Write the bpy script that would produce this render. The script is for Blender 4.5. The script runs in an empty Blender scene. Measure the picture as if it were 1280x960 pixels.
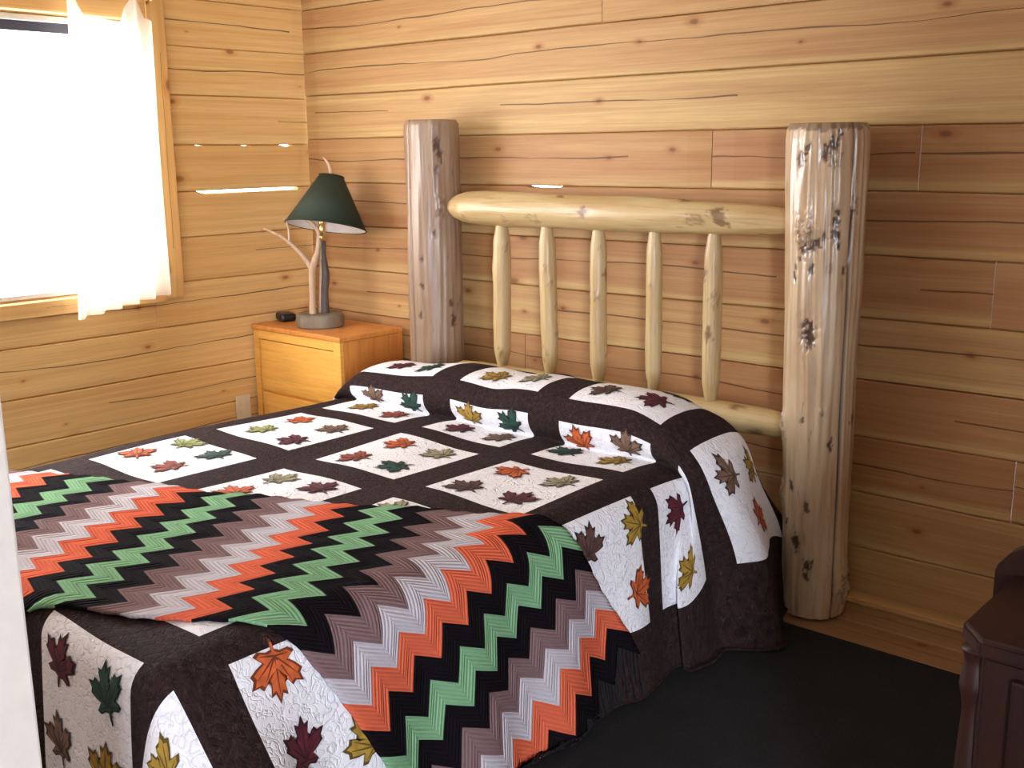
import bpy, bmesh, math, random
import numpy as np
from mathutils import Vector, Matrix, noise as mnoise

PI = math.pi
sc = bpy.context.scene
COL = sc.collection
random.seed(4)

# ------------------------------------------------------------------ camera
CAM_F = 1356.46                       # focal length in pixels of the 1280 px frame
YAW, PITCH, ROLL = 0.72515, 0.21195, -0.011758
cam = bpy.data.cameras.new('camera'); cam.sensor_width = 36.0
cam.lens = CAM_F / 1280 * 36.0
cam.clip_start = .02
cam_o = bpy.data.objects.new('camera', cam); COL.objects.link(cam_o)
fwd = Vector((-math.sin(YAW) * math.cos(PITCH), math.cos(YAW) * math.cos(PITCH), -math.sin(PITCH)))
r0 = Vector((math.cos(YAW), math.sin(YAW), 0)); u0 = r0.cross(fwd)
rt = r0 * math.cos(ROLL) + u0 * math.sin(ROLL); up = u0 * math.cos(ROLL) - r0 * math.sin(ROLL)
cam_o.matrix_world = Matrix(((rt.x, up.x, -fwd.x, 0), (rt.y, up.y, -fwd.y, 0), (rt.z, up.z, -fwd.z, 1.441), (0, 0, 0, 1)))
sc.camera = cam_o

# ------------------------------------------------------------------ light and exposure
SKY = 19.0
HALL = 520.0
EXPOSURE = 0.0
w = bpy.data.worlds.new('sky'); sc.world = w; w.use_nodes = True
wb = w.node_tree.nodes['Background']; wb.inputs[0].default_value = (.98, .98, .99, 1); wb.inputs[1].default_value = SKY

def area(name, loc, aim, sx, sy, power, color, portal=False, spread=PI):
    l = bpy.data.lights.new(name, 'AREA'); l.shape = 'RECTANGLE'; l.size = sx; l.size_y = sy
    l.energy = power; l.color = color; l.spread = spread
    if portal: l.cycles.is_portal = True
    o = bpy.data.objects.new(name, l); COL.objects.link(o); o.location = loc
    d = Vector(aim) - Vector(loc); o.rotation_euler = d.to_track_quat('-Z', 'Y').to_euler(); return o

area('window_portal', (-4.13, 1.50, 1.41), (0, 1.50, 1.41), 1.9, 1.05, 1, (1, 1, 1), portal=True)
# added cool fill lamp in the hall behind the camera; no outer door
area('hall_fill', (3.7, -3.4, 1.5), (-3.2, 2.3, .9), 1.1, 1.7, HALL, (.80, .87, 1.0))

sc.view_settings.view_transform = 'Standard'; sc.view_settings.look = 'None'
sc.view_settings.gamma = 1.0; sc.view_settings.exposure = EXPOSURE
sc.view_settings.use_curve_mapping = False
cy = sc.cycles
cy.use_denoising = True
cy.max_bounces = 8; cy.diffuse_bounces = 5; cy.glossy_bounces = 3; cy.transmission_bounces = 4; cy.transparent_max_bounces = 12
cy.sample_clamp_indirect = 6.0
cy.caustics_reflective = False; cy.caustics_refractive = False

# ------------------------------------------------------------------ node helpers
def S2L(r, g, b):
    f = lambda c: c / 12.92 if c <= .04045 else ((c + .055) / 1.055) ** 2.4
    return (f(r / 255), f(g / 255), f(b / 255), 1)

class G:
    """A small wrapper for writing node trees as expressions."""
    def __init__(s, name):
        s.m = bpy.data.materials.new(name); s.m.use_nodes = True
        s.t = s.m.node_tree; s.n = s.t.nodes; s.l = s.t.links
        s.b = s.n['Principled BSDF']
    def put(s, sock, v):
        if hasattr(v, 'links'): s.l.new(v, sock)
        elif v is not None: sock.default_value = v
    def math(s, op, a, b=None, c=None, clamp=False):
        n = s.n.new('ShaderNodeMath'); n.operation = op; n.use_clamp = clamp
        s.put(n.inputs[0], a); s.put(n.inputs[1], b)
        if c is not None: s.put(n.inputs[2], c)
        return n.outputs[0]
    def attr(s, name, out='Color'):
        n = s.n.new('ShaderNodeAttribute'); n.attribute_name = name; return n.outputs[out]
    def uv(s, name):
        n = s.n.new('ShaderNodeUVMap'); n.uv_map = name; return n.outputs[0]
    def sep(s, v):
        n = s.n.new('ShaderNodeSeparateXYZ'); s.put(n.inputs[0], v); return n.outputs
    def comb(s, x=0., y=0., z=0.):
        n = s.n.new('ShaderNodeCombineXYZ'); s.put(n.inputs[0], x); s.put(n.inputs[1], y); s.put(n.inputs[2], z); return n.outputs[0]
    def noise(s, vec, scale=1., detail=2., rough=.5, dist=0., out=0):
        n = s.n.new('ShaderNodeTexNoise'); s.put(n.inputs['Vector'], vec); n.inputs['Scale'].default_value = scale
        n.inputs['Detail'].default_value = detail; n.inputs['Roughness'].default_value = rough; n.inputs['Distortion'].default_value = dist
        return n.outputs[out]
    def voro(s, vec, scale=1., rnd=1., dim='3D'):
        n = s.n.new('ShaderNodeTexVoronoi'); n.voronoi_dimensions = dim; s.put(n.inputs['Vector'], vec); n.inputs['Scale'].default_value = scale
        n.inputs['Randomness'].default_value = rnd; return n.outputs
    def mix(s, f, a, b, mode='MIX'):
        n = s.n.new('ShaderNodeMix'); n.data_type = 'RGBA'; n.blend_type = mode
        s.put(n.inputs[0], f); s.put(n.inputs[6], a); s.put(n.inputs[7], b); return n.outputs[2]
    def ramp(s, f, stops, interp='LINEAR'):
        n = s.n.new('ShaderNodeValToRGB'); n.color_ramp.interpolation = interp; e = n.color_ramp.elements
        while len(e) < len(stops): e.new(.5)
        for k, (p, c) in enumerate(stops): e[k].position = p; e[k].color = c if len(c) == 4 else (*c, 1)
        s.put(n.inputs[0], f); return n.outputs[0]
    def mr(s, v, a, b, c=0., d=1.):
        n = s.n.new('ShaderNodeMapRange'); s.put(n.inputs[0], v)
        for k, x in enumerate((a, b, c, d)): n.inputs[k + 1].default_value = x
        return n.outputs[0]
    def bump(s, h, strength=.5, dist=.01, normal=None):
        n = s.n.new('ShaderNodeBump'); s.put(n.inputs['Height'], h); n.inputs['Strength'].default_value = strength
        n.inputs['Distance'].default_value = dist
        if normal is not None: s.l.new(normal, n.inputs['Normal'])
        s.l.new(n.outputs[0], s.b.inputs['Normal']); return n.outputs[0]
    def set(s, color=None, rough=None, **k):
        if color is not None: s.put(s.b.inputs['Base Color'], color)
        if rough is not None: s.put(s.b.inputs['Roughness'], rough)
        for a, v in k.items(): s.put(s.b.inputs[a.replace('_', ' ')], v)
        return s.m

def wall_wood(name, pale, red, dark=(.13, .055, .02, 1), rough=.55):
    g = G(name)
    u, v, _ = g.sep(g.uv('wood'))
    tone, rnd, acr = [x for x in g.sep(g.attr('board'))]
    off = g.math('MULTIPLY', rnd, 31.7)
    vec = g.comb(u, v, off)
    lo = g.noise(g.comb(g.math('MULTIPLY', u, .9), g.math('MULTIPLY', v, 14.), off), 1., 3., .55, .6)
    band = g.noise(g.comb(g.math('MULTIPLY', u, .5), g.math('MULTIPLY', v, 42.), off), 1., 3., .6, .9)
    fine = g.noise(g.comb(g.math('MULTIPLY', u, 5.), g.math('MULTIPLY', v, 260.), off), 1., 2., .6)
    # pale sapwood at the lower edge of some boards
    wob = g.math('MULTIPLY_ADD', g.noise(g.comb(g.math('MULTIPLY', u, 1.1), off, 0.), 1., 2.), .34, -.17)
    e = g.math('ADD', acr, wob)
    sap = g.math('MULTIPLY', g.mr(e, .10, .20, 1., 0.), g.mr(rnd, .25, .35))
    t = g.math('ADD', tone, g.math('MULTIPLY_ADD', lo, 1.25, -.62))
    t = g.math('MULTIPLY', t, g.math('MULTIPLY_ADD', sap, -.85, 1.), clamp=True)
    c = g.mix(t, pale, red)
    c = g.mix(g.mr(band, .42, .72, 0., .42), c, (red[0] * .72, red[1] * .58, red[2] * .5, 1))
    c = g.mix(g.mr(fine, .4, .75, 0., .28), c, (red[0] * .6, red[1] * .55, red[2] * .5, 1))
    # knots
    kn = g.voro(g.comb(g.math('MULTIPLY_ADD', u, 2.6, off), g.math('MULTIPLY', v, 5.2), 0.), 1., 1., '2D')
    wobk = g.math('MULTIPLY', g.noise(vec, 30., 2.), .03)
    kd = g.math('ADD', kn[0], wobk)
    kc = g.sep(kn[1])[0]
    has = g.math('GREATER_THAN', kc, .35)
    size = g.math('MULTIPLY_ADD', g.sep(kn[1])[1], .075, .03)
    q = g.math('DIVIDE', kd, size)
    ring = g.math('MULTIPLY', g.mr(q, 1.9, .9), has)
    core = g.math('MULTIPLY', g.mr(q, .95, .55), has)
    c = g.mix(g.math('MULTIPLY', ring, .55), c, (red[0] * .85, red[1] * .62, red[2] * .5, 1))
    c = g.mix(g.math('MULTIPLY', core, .75), c, dark)
    # one long seasoning crack along most boards
    cy_ = g.math('MULTIPLY_ADD', g.noise(g.comb(g.math('MULTIPLY', u, .8), off, 3.), 1., 4.), .5, .30)
    cd = g.math('ABSOLUTE', g.math('SUBTRACT', acr, cy_))
    on = g.math('GREATER_THAN', g.noise(g.comb(g.math('MULTIPLY', u, .7), off, 9.), 1., 0.), .47)
    width = g.math('MULTIPLY_ADD', g.noise(g.comb(g.math('MULTIPLY', u, 3.), off, 5.), 1., 1.), .03, -.003)
    cr = g.math('MULTIPLY', g.math('LESS_THAN', cd, width), on)
    c = g.mix(g.math('MULTIPLY', cr, .8), c, (dark[0] * .5, dark[1] * .5, dark[2] * .5, 1))
    h = g.math('ADD', g.math('MULTIPLY', fine, .25), g.math('MULTIPLY', cr, -1.5))
    h = g.math('ADD', h, g.math('MULTIPLY', band, .3))
    g.bump(h, .35, .002)
    return g.set(c, rough, Specular_IOR_Level=.35)

def furn_wood(name, a, b, dark, rough=.4, sx=1., sy=1., coat=0.):
    g = G(name); tc = g.n.new('ShaderNodeTexCoord').outputs['Object']
    x, y, z = g.sep(tc)
    vec = g.comb(g.math('MULTIPLY', x, sx), g.math('MULTIPLY', y, sy), g.math('MULTIPLY', z, 28. if sx < 5 else 1.2))
    n1 = g.noise(vec, 1., 4., .6, 1.0)
    n2 = g.noise(vec, 5., 2., .6)
    c = g.mix(g.mr(n1, .35, .7), a, b)
    c = g.mix(g.mr(n2, .45, .8, 0., .35), c, dark)
    kn = g.voro(g.comb(g.math('MULTIPLY', x, 7.), g.math('MULTIPLY', y, 7.), g.math('MULTIPLY', z, 8.)), 1.)
    has = g.math('GREATER_THAN', g.sep(kn[1])[0], .6)
    c = g.mix(g.math('MULTIPLY', g.mr(kn[0], .17, .08), has), c, dark)
    g.bump(n2, .15, .001)
    return g.set(c, rough, Coat_Weight=coat, Coat_Roughness=.2)

def log_wood(name, pale, tan, dark, rough=.4, coat=.3):
    g = G(name)
    a, l, _ = g.sep(g.uv('wood')); d, rnd, _ = g.sep(g.attr('knot'))
    off = g.math('MULTIPLY', rnd, 17.)
    st = g.noise(g.comb(g.math('MULTIPLY', a, 34.), g.math('MULTIPLY', l, 2.2), off), 1., 4., .62, 1.2)
    bl = g.noise(g.comb(g.math('MULTIPLY', a, 9.), g.math('MULTIPLY', l, 3.), off), 1., 3., .5)
    fk = g.noise(g.comb(g.math('MULTIPLY', a, 60.), g.math('MULTIPLY', l, 9.), off), 1., 3., .6)
    c = g.mix(g.mr(bl, .35, .68), pale, tan)
    c = g.mix(g.mr(st, .50, .72, 0., .55), c, (tan[0] * .62, tan[1] * .55, tan[2] * .48, 1))
    c = g.mix(g.mr(fk, .66, .76, 0., .6), c, dark)
    c = g.mix(d, c, dark)
    g.bump(g.math('ADD', st, g.math('MULTIPLY', fk, .6)), .5, .003)
    return g.set(c, rough, Coat_Weight=coat, Coat_Roughness=.22)

def plain(name, color, rough=.6, **k):
    g = G(name); tc = g.n.new('ShaderNodeTexCoord').outputs['Object']
    n = g.noise(tc, 35., 3.)
    c = g.mix(g.mr(n, .3, .8, 0., .22), color, (color[0] * .6, color[1] * .6, color[2] * .6, 1))
    g.bump(n, .12, .002)
    return g.set(c, rough, **k)

M = {}
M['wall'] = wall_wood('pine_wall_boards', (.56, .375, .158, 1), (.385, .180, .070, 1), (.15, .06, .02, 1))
M['wall_gold_lit'] = wall_wood('golden_pine_brightened', (.88, .63, .28, 1), (.78, .45, .16, 1), (.26, .12, .04, 1))  # golden pine, colour raised to stand in for light missing on the left wall
M['wood_floor'] = wall_wood('pine_floor_boards', (.40, .25, .13, 1), (.30, .15, .07, 1))
M['post'] = log_wood('peeled_log', (.60, .47, .31, 1), (.47, .31, .18, 1), (.045, .015, .008, 1), .34, .6)
M['post_left'] = log_wood('peeled_log_pinkish', (.32, .225, .15, 1), (.25, .155, .095, 1), (.07, .03, .018, 1), .42, .25)
M['rail'] = log_wood('peeled_pole', (.52, .39, .19, 1), (.43, .28, .12, 1), (.16, .08, .03, 1), .42, .25)
M['ns'] = furn_wood('pine_cabinet', (.86, .47, .10, 1), (.78, .37, .07, 1), (.33, .12, .03, 1), .38, 1.5, 1.5, .25)
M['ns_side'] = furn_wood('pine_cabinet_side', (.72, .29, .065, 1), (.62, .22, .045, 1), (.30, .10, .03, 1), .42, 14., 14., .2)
M['mahog'] = furn_wood('dark_mahogany', (.034, .008, .004, 1), (.016, .005, .003, 1), (.004, .001, .001, 1), .50, 12., 12., .0)
M['mahog'].node_tree.nodes['Principled BSDF'].inputs['Specular IOR Level'].default_value = .25
M['white_paint'] = plain('white_paint', (.66, .60, .54, 1), .5)
M['plaster_dim'] = plain('hall_plaster', (.40, .36, .33, 1), .8)
M['plaster'] = plain('pinkish_plaster', (.74, .64, .58, 1), .8)
M['ceiling'] = plain('pale_ceiling', (.78, .74, .66, 1), .8)
M['vinyl'] = plain('white_vinyl', (.82, .80, .76, 1), .4)
M['dark_sash'] = plain('grey_sash', (.06, .06, .09, 1), .5)
M['carpet'] = None
g = G('charcoal_carpet'); tc = g.n.new('ShaderNodeTexCoord').outputs['Object']
n = g.noise(tc, 420., 3., .7); n2 = g.noise(tc, 9., 2.)
c = g.mix(g.mr(n, .3, .75), (.019, .019, .021, 1), (.046, .046, .050, 1)); c = g.mix(g.mr(n2, .4, .7, 0., .4), c, (.022, .024, .018, 1))
g.bump(n, .8, .006); M['carpet'] = g.set(c, 1., Specular_IOR_Level=.05)
M['shade'] = plain('green_shade_cloth', (.013, .024, .011, 1), .75)
M['shade_in'] = plain('white_shade_lining', (.88, .86, .80, 1), .8)
M['drift'] = furn_wood('bare_branch', (.60, .42, .27, 1), (.48, .31, .19, 1), (.25, .14, .08, 1), .55, 30., 30.)
M['bark'] = furn_wood('grey_bark', (.085, .065, .055, 1), (.13, .11, .10, 1), (.02, .015, .012, 1), .7, 30., 30.)
M['lampbase'] = furn_wood('weathered_wood_slice', (.22, .18, .13, 1), (.17, .13, .09, 1), (.08, .06, .045, 1), .6, 12., 12.)
M['brass'] = plain('brass', (.75, .55, .22, 1), .28, Metallic=1.)
M['black_plastic'] = plain('black_plastic', (.012, .011, .012, 1), .35)
M['outlet'] = plain('ivory_plastic', (.80, .76, .60, 1), .4)
M['mattress'] = plain('white_ticking', (.75, .75, .74, 1), .9)

# clear pane
g = G('window_glass'); t = g.n.new('ShaderNodeBsdfTransparent'); gl = g.n.new('ShaderNodeBsdfGlossy'); gl.inputs['Roughness'].default_value = .02
mx = g.n.new('ShaderNodeMixShader'); mx.inputs[0].default_value = .06
g.l.new(t.outputs[0], mx.inputs[1]); g.l.new(gl.outputs[0], mx.inputs[2]); g.l.new(mx.outputs[0], g.n['Material Output'].inputs[0]); M['glass'] = g.m
# sheer curtain
g = G('sheer_curtain_cloth'); tc = g.uv('cloth'); n = g.noise(tc, 300., 2.)
d = g.n.new('ShaderNodeBsdfDiffuse'); d.inputs[0].default_value = (.86, .82, .76, 1)
tl = g.n.new('ShaderNodeBsdfTranslucent'); tl.inputs[0].default_value = (.90, .83, .72, 1)
tr = g.n.new('ShaderNodeBsdfTransparent')
m1 = g.n.new('ShaderNodeMixShader'); m1.inputs[0].default_value = .55
m2 = g.n.new('ShaderNodeMixShader'); g.put(m2.inputs[0], g.mr(n, .3, .7, .10, .22))
g.l.new(d.outputs[0], m1.inputs[1]); g.l.new(tl.outputs[0], m1.inputs[2])
g.l.new(m1.outputs[0], m2.inputs[1]); g.l.new(tr.outputs[0], m2.inputs[2]); g.l.new(m2.outputs[0], g.n['Material Output'].inputs[0]); M['curtain'] = g.m

# patchwork quilt: white squares framed by brown sashing, read from the 'patch' map (one unit = one block)
g = G('quilt_cloth')
pu, pv, _ = g.sep(g.uv('patch')); cl = g.uv('cloth')
def inside(x):
    f = g.math('FRACT', g.math('ADD', x, 20.)); return g.math('MULTIPLY', g.math('GREATER_THAN', f, .12), g.math('LESS_THAN', f, .88))
white = g.math('MULTIPLY', inside(pu), inside(pv))
line = g.math('ABSOLUTE', g.math('SUBTRACT', g.noise(cl, 26., 1., .4, 1.6), .5))
line2 = g.math('ABSOLUTE', g.math('SUBTRACT', g.noise(cl, 38., 1., .4, 1.2), .5))
puff = g.mr(line, 0., .05); puff2 = g.mr(line2, 0., .06)
cw = g.mix(g.mr(line, .0, .018), (.62, .62, .68, 1), (.80, .79, .83, 1))
grain = g.noise(cl, 60., 3., .7)
cb = g.mix(g.mr(grain, .35, .7), (.014, .0072, .0072, 1), (.036, .019, .019, 1))
cb = g.mix(g.mr(line2, .0, .020, .6, 0.), cb, (.072, .044, .040, 1))
col = g.mix(white, cb, cw)
h = g.math('ADD', g.math('MULTIPLY', puff, 1.), g.math('MULTIPLY', puff2, .4))
g.bump(h, .42, .008)
M['quilt'] = g.set(col, .95, Specular_IOR_Level=.15)

# crocheted ripple blanket: stripes of six colours, read from the 'rows' map (metres, y across the rows)
g = G('ripple_crochet')
a, s, _ = g.sep(g.uv('rows'))
k = g.math('FLOOR', g.math('DIVIDE', g.math('SUBTRACT', s, .065), .0747))
k = g.math('FRACT', g.math('DIVIDE', g.math('ADD', k, 600.01), 6.))
BK = (.008, .006, .008, 1)
stripes = g.ramp(k, [(0, (.66, .130, .065, 1)), (1 / 6 - .01, (.52, .48, .52, 1)), (2 / 6 - .01, (.205, .128, .130, 1)), (3 / 6 - .01, BK), (4 / 6 - .01, (.205, .40, .22, 1)), (5 / 6 - .01, BK)], 'CONSTANT')
edge = g.math('LESS_THAN', s, .065); c = g.mix(edge, stripes, BK)
ridge = g.math('PINGPONG', g.math('DIVIDE', s, .01245), .5)
st = g.noise(g.comb(g.math('MULTIPLY', a, 220.), g.math('MULTIPLY', s, 300.), 0.), 1., 2., .7)
c = g.mix(g.mr(ridge, .0, .22, .30, 0.), c, g.mix(1., c, (.5, .46, .46, 1), 'MULTIPLY'))
c = g.mix(g.mr(st, .55, .8, 0., .3), c, g.mix(1., c, (.5, .5, .5, 1), 'MULTIPLY'))
g.bump(g.math('ADD', g.math('MULTIPLY', ridge, 2.), g.math('MULTIPLY', st, .5)), .55, .005)
M['afghan'] = g.set(c, .95, Specular_IOR_Level=.04)
M['fringe'] = plain('black_yarn', (.004, .003, .004, 1), .95)
LEAF = dict(O=(.62, .115, .025), M=(.115, .008, .022), G=(.012, .065, .045), Y=(.42, .25, .03), T=(.20, .115, .075), B=(.105, .045, .035), R=(.33, .06, .03), P=(.36, .32, .20), L=(.33, .36, .12))
for kx, c in LEAF.items():
    g = G('leaf_cloth_' + {'O': 'orange', 'M': 'maroon', 'G': 'green', 'Y': 'gold', 'T': 'taupe', 'B': 'brown', 'R': 'rust', 'P': 'beige', 'L': 'lime'}[kx])
    n = g.noise(g.n.new('ShaderNodeTexCoord').outputs['Object'], 45., 3., .6)
    M['leaf' + kx] = g.set(g.mix(g.mr(n, .35, .7), (*c, 1), tuple(x * .62 for x in c) + (1,)), .85)
    g = G('leaf_stitch_' + kx); M['stitch' + kx] = g.set(tuple(x * .22 for x in c) + (1,), .85)
    g.m.name = M['leaf' + kx].name.replace('cloth', 'stitching')

# ------------------------------------------------------------------ object helpers
def link(name, me, mats, parent=None):
    o = bpy.data.objects.new(name, me); COL.objects.link(o)
    for m in (mats if isinstance(mats, (list, tuple)) else [mats]): me.materials.append(m)
    if parent is not None: o.parent = parent
    return o
def tag(o, label=None, cat=None, group=None, kind=None):
    if label: o['label'] = label
    if cat: o['category'] = cat
    if group: o['group'] = group
    if kind: o['kind'] = kind
    return o
def empty(name, loc, label, cat, group=None, rot=(0, 0, 0)):
    o = bpy.data.objects.new(name, None); COL.objects.link(o); o.location = loc; o.rotation_euler = rot
    o.empty_display_size = .05
    return tag(o, label, cat, group)
def mesh_np(name, V, F, uvs=None, cols=None, smooth=True, mi=None):
    me = bpy.data.meshes.new(name)
    me.from_pydata([tuple(map(float, p)) for p in V], [], [tuple(int(i) for i in f) for f in F])
    vi = np.empty(len(me.loops), dtype=np.int32); me.loops.foreach_get('vertex_index', vi)
    for k, a in (uvs or {}).items():
        l = me.uv_layers.new(name=k); l.data.foreach_set('uv', np.asarray(a, dtype=np.float32)[vi].ravel())
    for k, a in (cols or {}).items():
        a = np.asarray(a, dtype=np.float32); c = np.ones((len(a), 4), dtype=np.float32); c[:, :3] = a
        l = me.color_attributes.new(k, 'FLOAT_COLOR', 'POINT'); l.data.foreach_set('color', c.ravel())
    if mi is not None: me.polygons.foreach_set('material_index', np.asarray(mi, dtype=np.int32))
    me.polygons.foreach_set('use_smooth', [smooth] * len(me.polygons)); me.update(); return me
def grid_faces(nr, nc, flip=False, close=False):
    F = []
    for i in range(nr - 1):
        for j in range(nc if close else nc - 1):
            a, b, c, d = i * nc + j, i * nc + (j + 1) % nc, (i + 1) * nc + (j + 1) % nc, (i + 1) * nc + j
            F.append((a, d, c, b) if flip else (a, b, c, d))
    return F
def bm_box(bm, x0, x1, y0, y1, z0, z1, bev=.0, seg=2):
    r = bmesh.ops.create_cube(bm, size=1)
    for v in r['verts']: v.co = Vector(((x0 + x1) / 2 + v.co.x * (x1 - x0), (y0 + y1) / 2 + v.co.y * (y1 - y0), (z0 + z1) / 2 + v.co.z * (z1 - z0)))
    if bev > 0:
        es = list({e for v in r['verts'] for e in v.link_edges})
        bmesh.ops.bevel(bm, geom=es, offset=bev, segments=seg, affect='EDGES', profile=.6)
def bm_obj(name, bm, mat, parent=None, smooth=False):
    me = bpy.data.meshes.new(name); bmesh.ops.recalc_face_normals(bm, faces=bm.faces); bm.to_mesh(me); bm.free()
    if smooth: me.polygons.foreach_set('use_smooth', [True] * len(me.polygons))
    return link(name, me, mat, parent)
def box(name, x0, x1, y0, y1, z0, z1, mat, parent=None, bev=.004):
    bm = bmesh.new(); bm_box(bm, x0, x1, y0, y1, z0, z1, bev); return bm_obj(name, bm, mat, parent)
def tube(name, pts, rad, mat, parent=None, n=12, caps=True, wob=0.):
    """A tapering round limb through pts with a radius each."""
    P = [Vector(p) for p in pts]; V = []; up_ = Vector((.31, .2, .93)).normalized()
    for i, p in enumerate(P):
        t = (P[min(i + 1, len(P) - 1)] - P[max(i - 1, 0)]).normalized()
        a = t.cross(up_).normalized() if abs(t.dot(up_)) < .99 else t.cross(Vector((1, 0, 0))).normalized(); b = t.cross(a)
        for k in range(n):
            th = 2 * PI * k / n; r = rad[i] * (1 + wob * mnoise.noise(Vector((k * .8, i * .9, rad[0] * 99))))
            V.append(p + a * math.cos(th) * r + b * math.sin(th) * r)
    F = grid_faces(len(P), n, close=True)
    if caps: F.append(tuple(range(n))); F.append(tuple(range(len(V) - n, len(V)))[::-1])
    me = mesh_np(name, V, F)
    bm = bmesh.new(); bm.from_mesh(me); bmesh.ops.recalc_face_normals(bm, faces=bm.faces); bm.to_mesh(me); bm.free()
    return link(name, me, mat, parent)
def smooth_path(pts, rad, n=6):
    """Catmull-Rom refinement."""
    P = [Vector(p) for p in pts]; out = []; ro = []
    for i in range(len(P) - 1):
        a, b, c, d = P[max(i - 1, 0)], P[i], P[i + 1], P[min(i + 2, len(P) - 1)]
        for k in range(n):
            t = k / n
            out.append(.5 * ((2 * b) + (c - a) * t + (2 * a - 5 * b + 4 * c - d) * t * t + (3 * b - a - 3 * c + d) * t ** 3)); ro.append(rad[i] * (1 - t) + rad[i + 1] * t)
    out.append(P[-1]); ro.append(rad[-1]); return out, ro

# ------------------------------------------------------------------ the room
WX, WY, CEIL = -4.049, 3.181, 2.44
RX, FY = .75, .38          # right wall, and the partition the camera looks past
BH = .187

def board_wall(name, segs, to_world, mat, thick=.035, gaps=()):
    """segs: (a0, a1, z0, z1, tone); a = metres along the wall. to_world(a, z, depth) gives the point, depth < 0 into the room."""
    V, F, UV, CO = [], [], [], []
    for (a0, a1, z0, z1, tone, *key) in segs:
        rd = random.Random(key[0]) if key else random
        rnd = rd.random(); tn = tone + rd.uniform(-.08, .08); pro = rd.uniform(0, .003)
        A = list(np.linspace(a0, a1, max(2, int((a1 - a0) / .09) + 1) + 1))
        mine = [q for q in gaps if abs(q[0] - z1) < 1e-6 and q[1] >= a0 and q[2] <= a1]
        for (_, g0, g1, gh) in mine: A += [g0, g0 + .02, (g0 + g1) / 2, g1 - .004, g1]
        A = sorted(set(A)); n = len(A) - 1; base = len(V); m = 8; jd = rd.uniform(.35, 1.25)
        for i, a in enumerate(A):
            w0 = .0035 * mnoise.noise(Vector((a * 1.6, z0 * 11.3, 2))); w1 = .0035 * mnoise.noise(Vector((a * 1.6, z1 * 11.3, 2)))
            if z0 < .01: w0 = 0
            zz0, zz1 = z0 + w0, z1 + w1
            endc = .006 if i in (0, n) else 0
            for (_, g0, g1, gh) in mine:
                if g0 < a < g1: zz1 -= gh * (.55 if a < g0 + .03 else 1)
            ring = [(zz0, thick), (zz0, .012), (zz0 + .0026 * jd, .003 - pro + endc), (zz0 + .006, 0 - pro + endc), (zz1 - .006, 0 - pro + endc), (zz1 - .0026 * jd, .003 - pro + endc), (zz1, .012), (zz1, thick)]
            for (z, d) in ring:
                V.append(to_world(a, z, d)); UV.append((a + rnd * 40, z)); CO.append((tn, rnd, (z - zz0) / max(zz1 - zz0, .01)))
        for i in range(n):
            for j in range(m):
                p, q = base + i * m + j, base + i * m + (j + 1) % m
                F.append((p, q, q + m, p + m))
        F.append(tuple(base + j for j in range(m))[::-1]); F.append(tuple(base + n * m + j for j in range(m)))
    me = mesh_np(name, V, F, {'wood': UV}, {'board': CO}, smooth=False)
    bm = bmesh.new(); bm.from_mesh(me); bmesh.ops.recalc_face_normals(bm, faces=bm.faces); bm.to_mesh(me); bm.free()
    return tag(link(name, me, mat), kind='structure')

# heights of the board joints and how red each board is
ZB = [0, .19, .372, .553, .735, .928, 1.121, 1.309, 1.500, 1.688, 1.872, 2.058, 2.25, CEIL]
TB = [.45, .42, .75, .80, .30, .80, .72, .74, .12, .45, .40, .4, .4]
JB = {2: [-3.1, -.9], 3: [-2.75], 4: [-2.66], 5: [-1.0], 6: [-3.4], 7: [-1.927, -1.234], 8: [-.7], 10: [-2.382], 1: [-2.0], 9: [-.2]}
segs = []
for k in range(len(ZB) - 1):
    xs = [WX] + sorted(JB.get(k, [])) + [RX]
    for i in range(len(xs) - 1):
        a0, a1, z1 = xs[i], xs[i + 1] - (.003 if i < len(xs) - 2 else 0), ZB[k + 1]
        tn = TB[k] + (.12 if i % 2 else 0)
        segs.append((a0, a1, ZB[k], z1, tn))
# the gaps are chinks where daylight shows between two boards
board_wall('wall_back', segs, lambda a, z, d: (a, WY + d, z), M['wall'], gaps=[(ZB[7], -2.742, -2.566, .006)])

ZL = [0, .19, .36, .540, .735, .916, 1.100, 1.290, 1.478, 1.679, 1.872, 2.058, 2.25, CEIL]
TL = [.3, .3, .3, .25, .30, .45, .35, .62, .42, .38, .45, .6, .4]
WIN = (.55, 2.385, .915, 1.945)      # y0, y1, z0, z1 of the window opening
segs = []
def left_seg(a0, a1, k, tn, *key):
    z0, z1 = ZL[k], ZL[k + 1]
    if a1 - a0 < .001: return
    if a0 < WIN[1] and a1 > WIN[0] and z0 < WIN[3] and z1 > WIN[2] + .002:
        left_seg(a0, WIN[0], k, tn, *key) if a0 < WIN[0] else None
        if z1 > WIN[3] and z0 < WIN[3]: segs.append((max(a0, WIN[0]), min(a1, WIN[1]), WIN[3], z1, tn, *key))
        if a1 > WIN[1]: left_seg(WIN[1], a1, k, tn, *key)
        return
    segs.append((a0, a1, z0, z1, tn, *key))
WYL = WY + .034
for k in range(len(ZL) - 1):
    if k == 4:
        for a0, a1, tn in [(FY, 1.2, .3), (1.203, 2.36, .22), (2.363, WYL, .4)]: left_seg(a0, a1, k, tn)
    else: left_seg(FY, WYL, k, TL[k])
board_wall('wall_left', segs, lambda a, z, d: (WX - d, a, z), M['wall_gold_lit'],
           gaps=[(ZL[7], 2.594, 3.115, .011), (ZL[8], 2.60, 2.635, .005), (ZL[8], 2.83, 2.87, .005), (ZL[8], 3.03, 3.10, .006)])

def struct(o): return tag(o, kind='structure')
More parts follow.
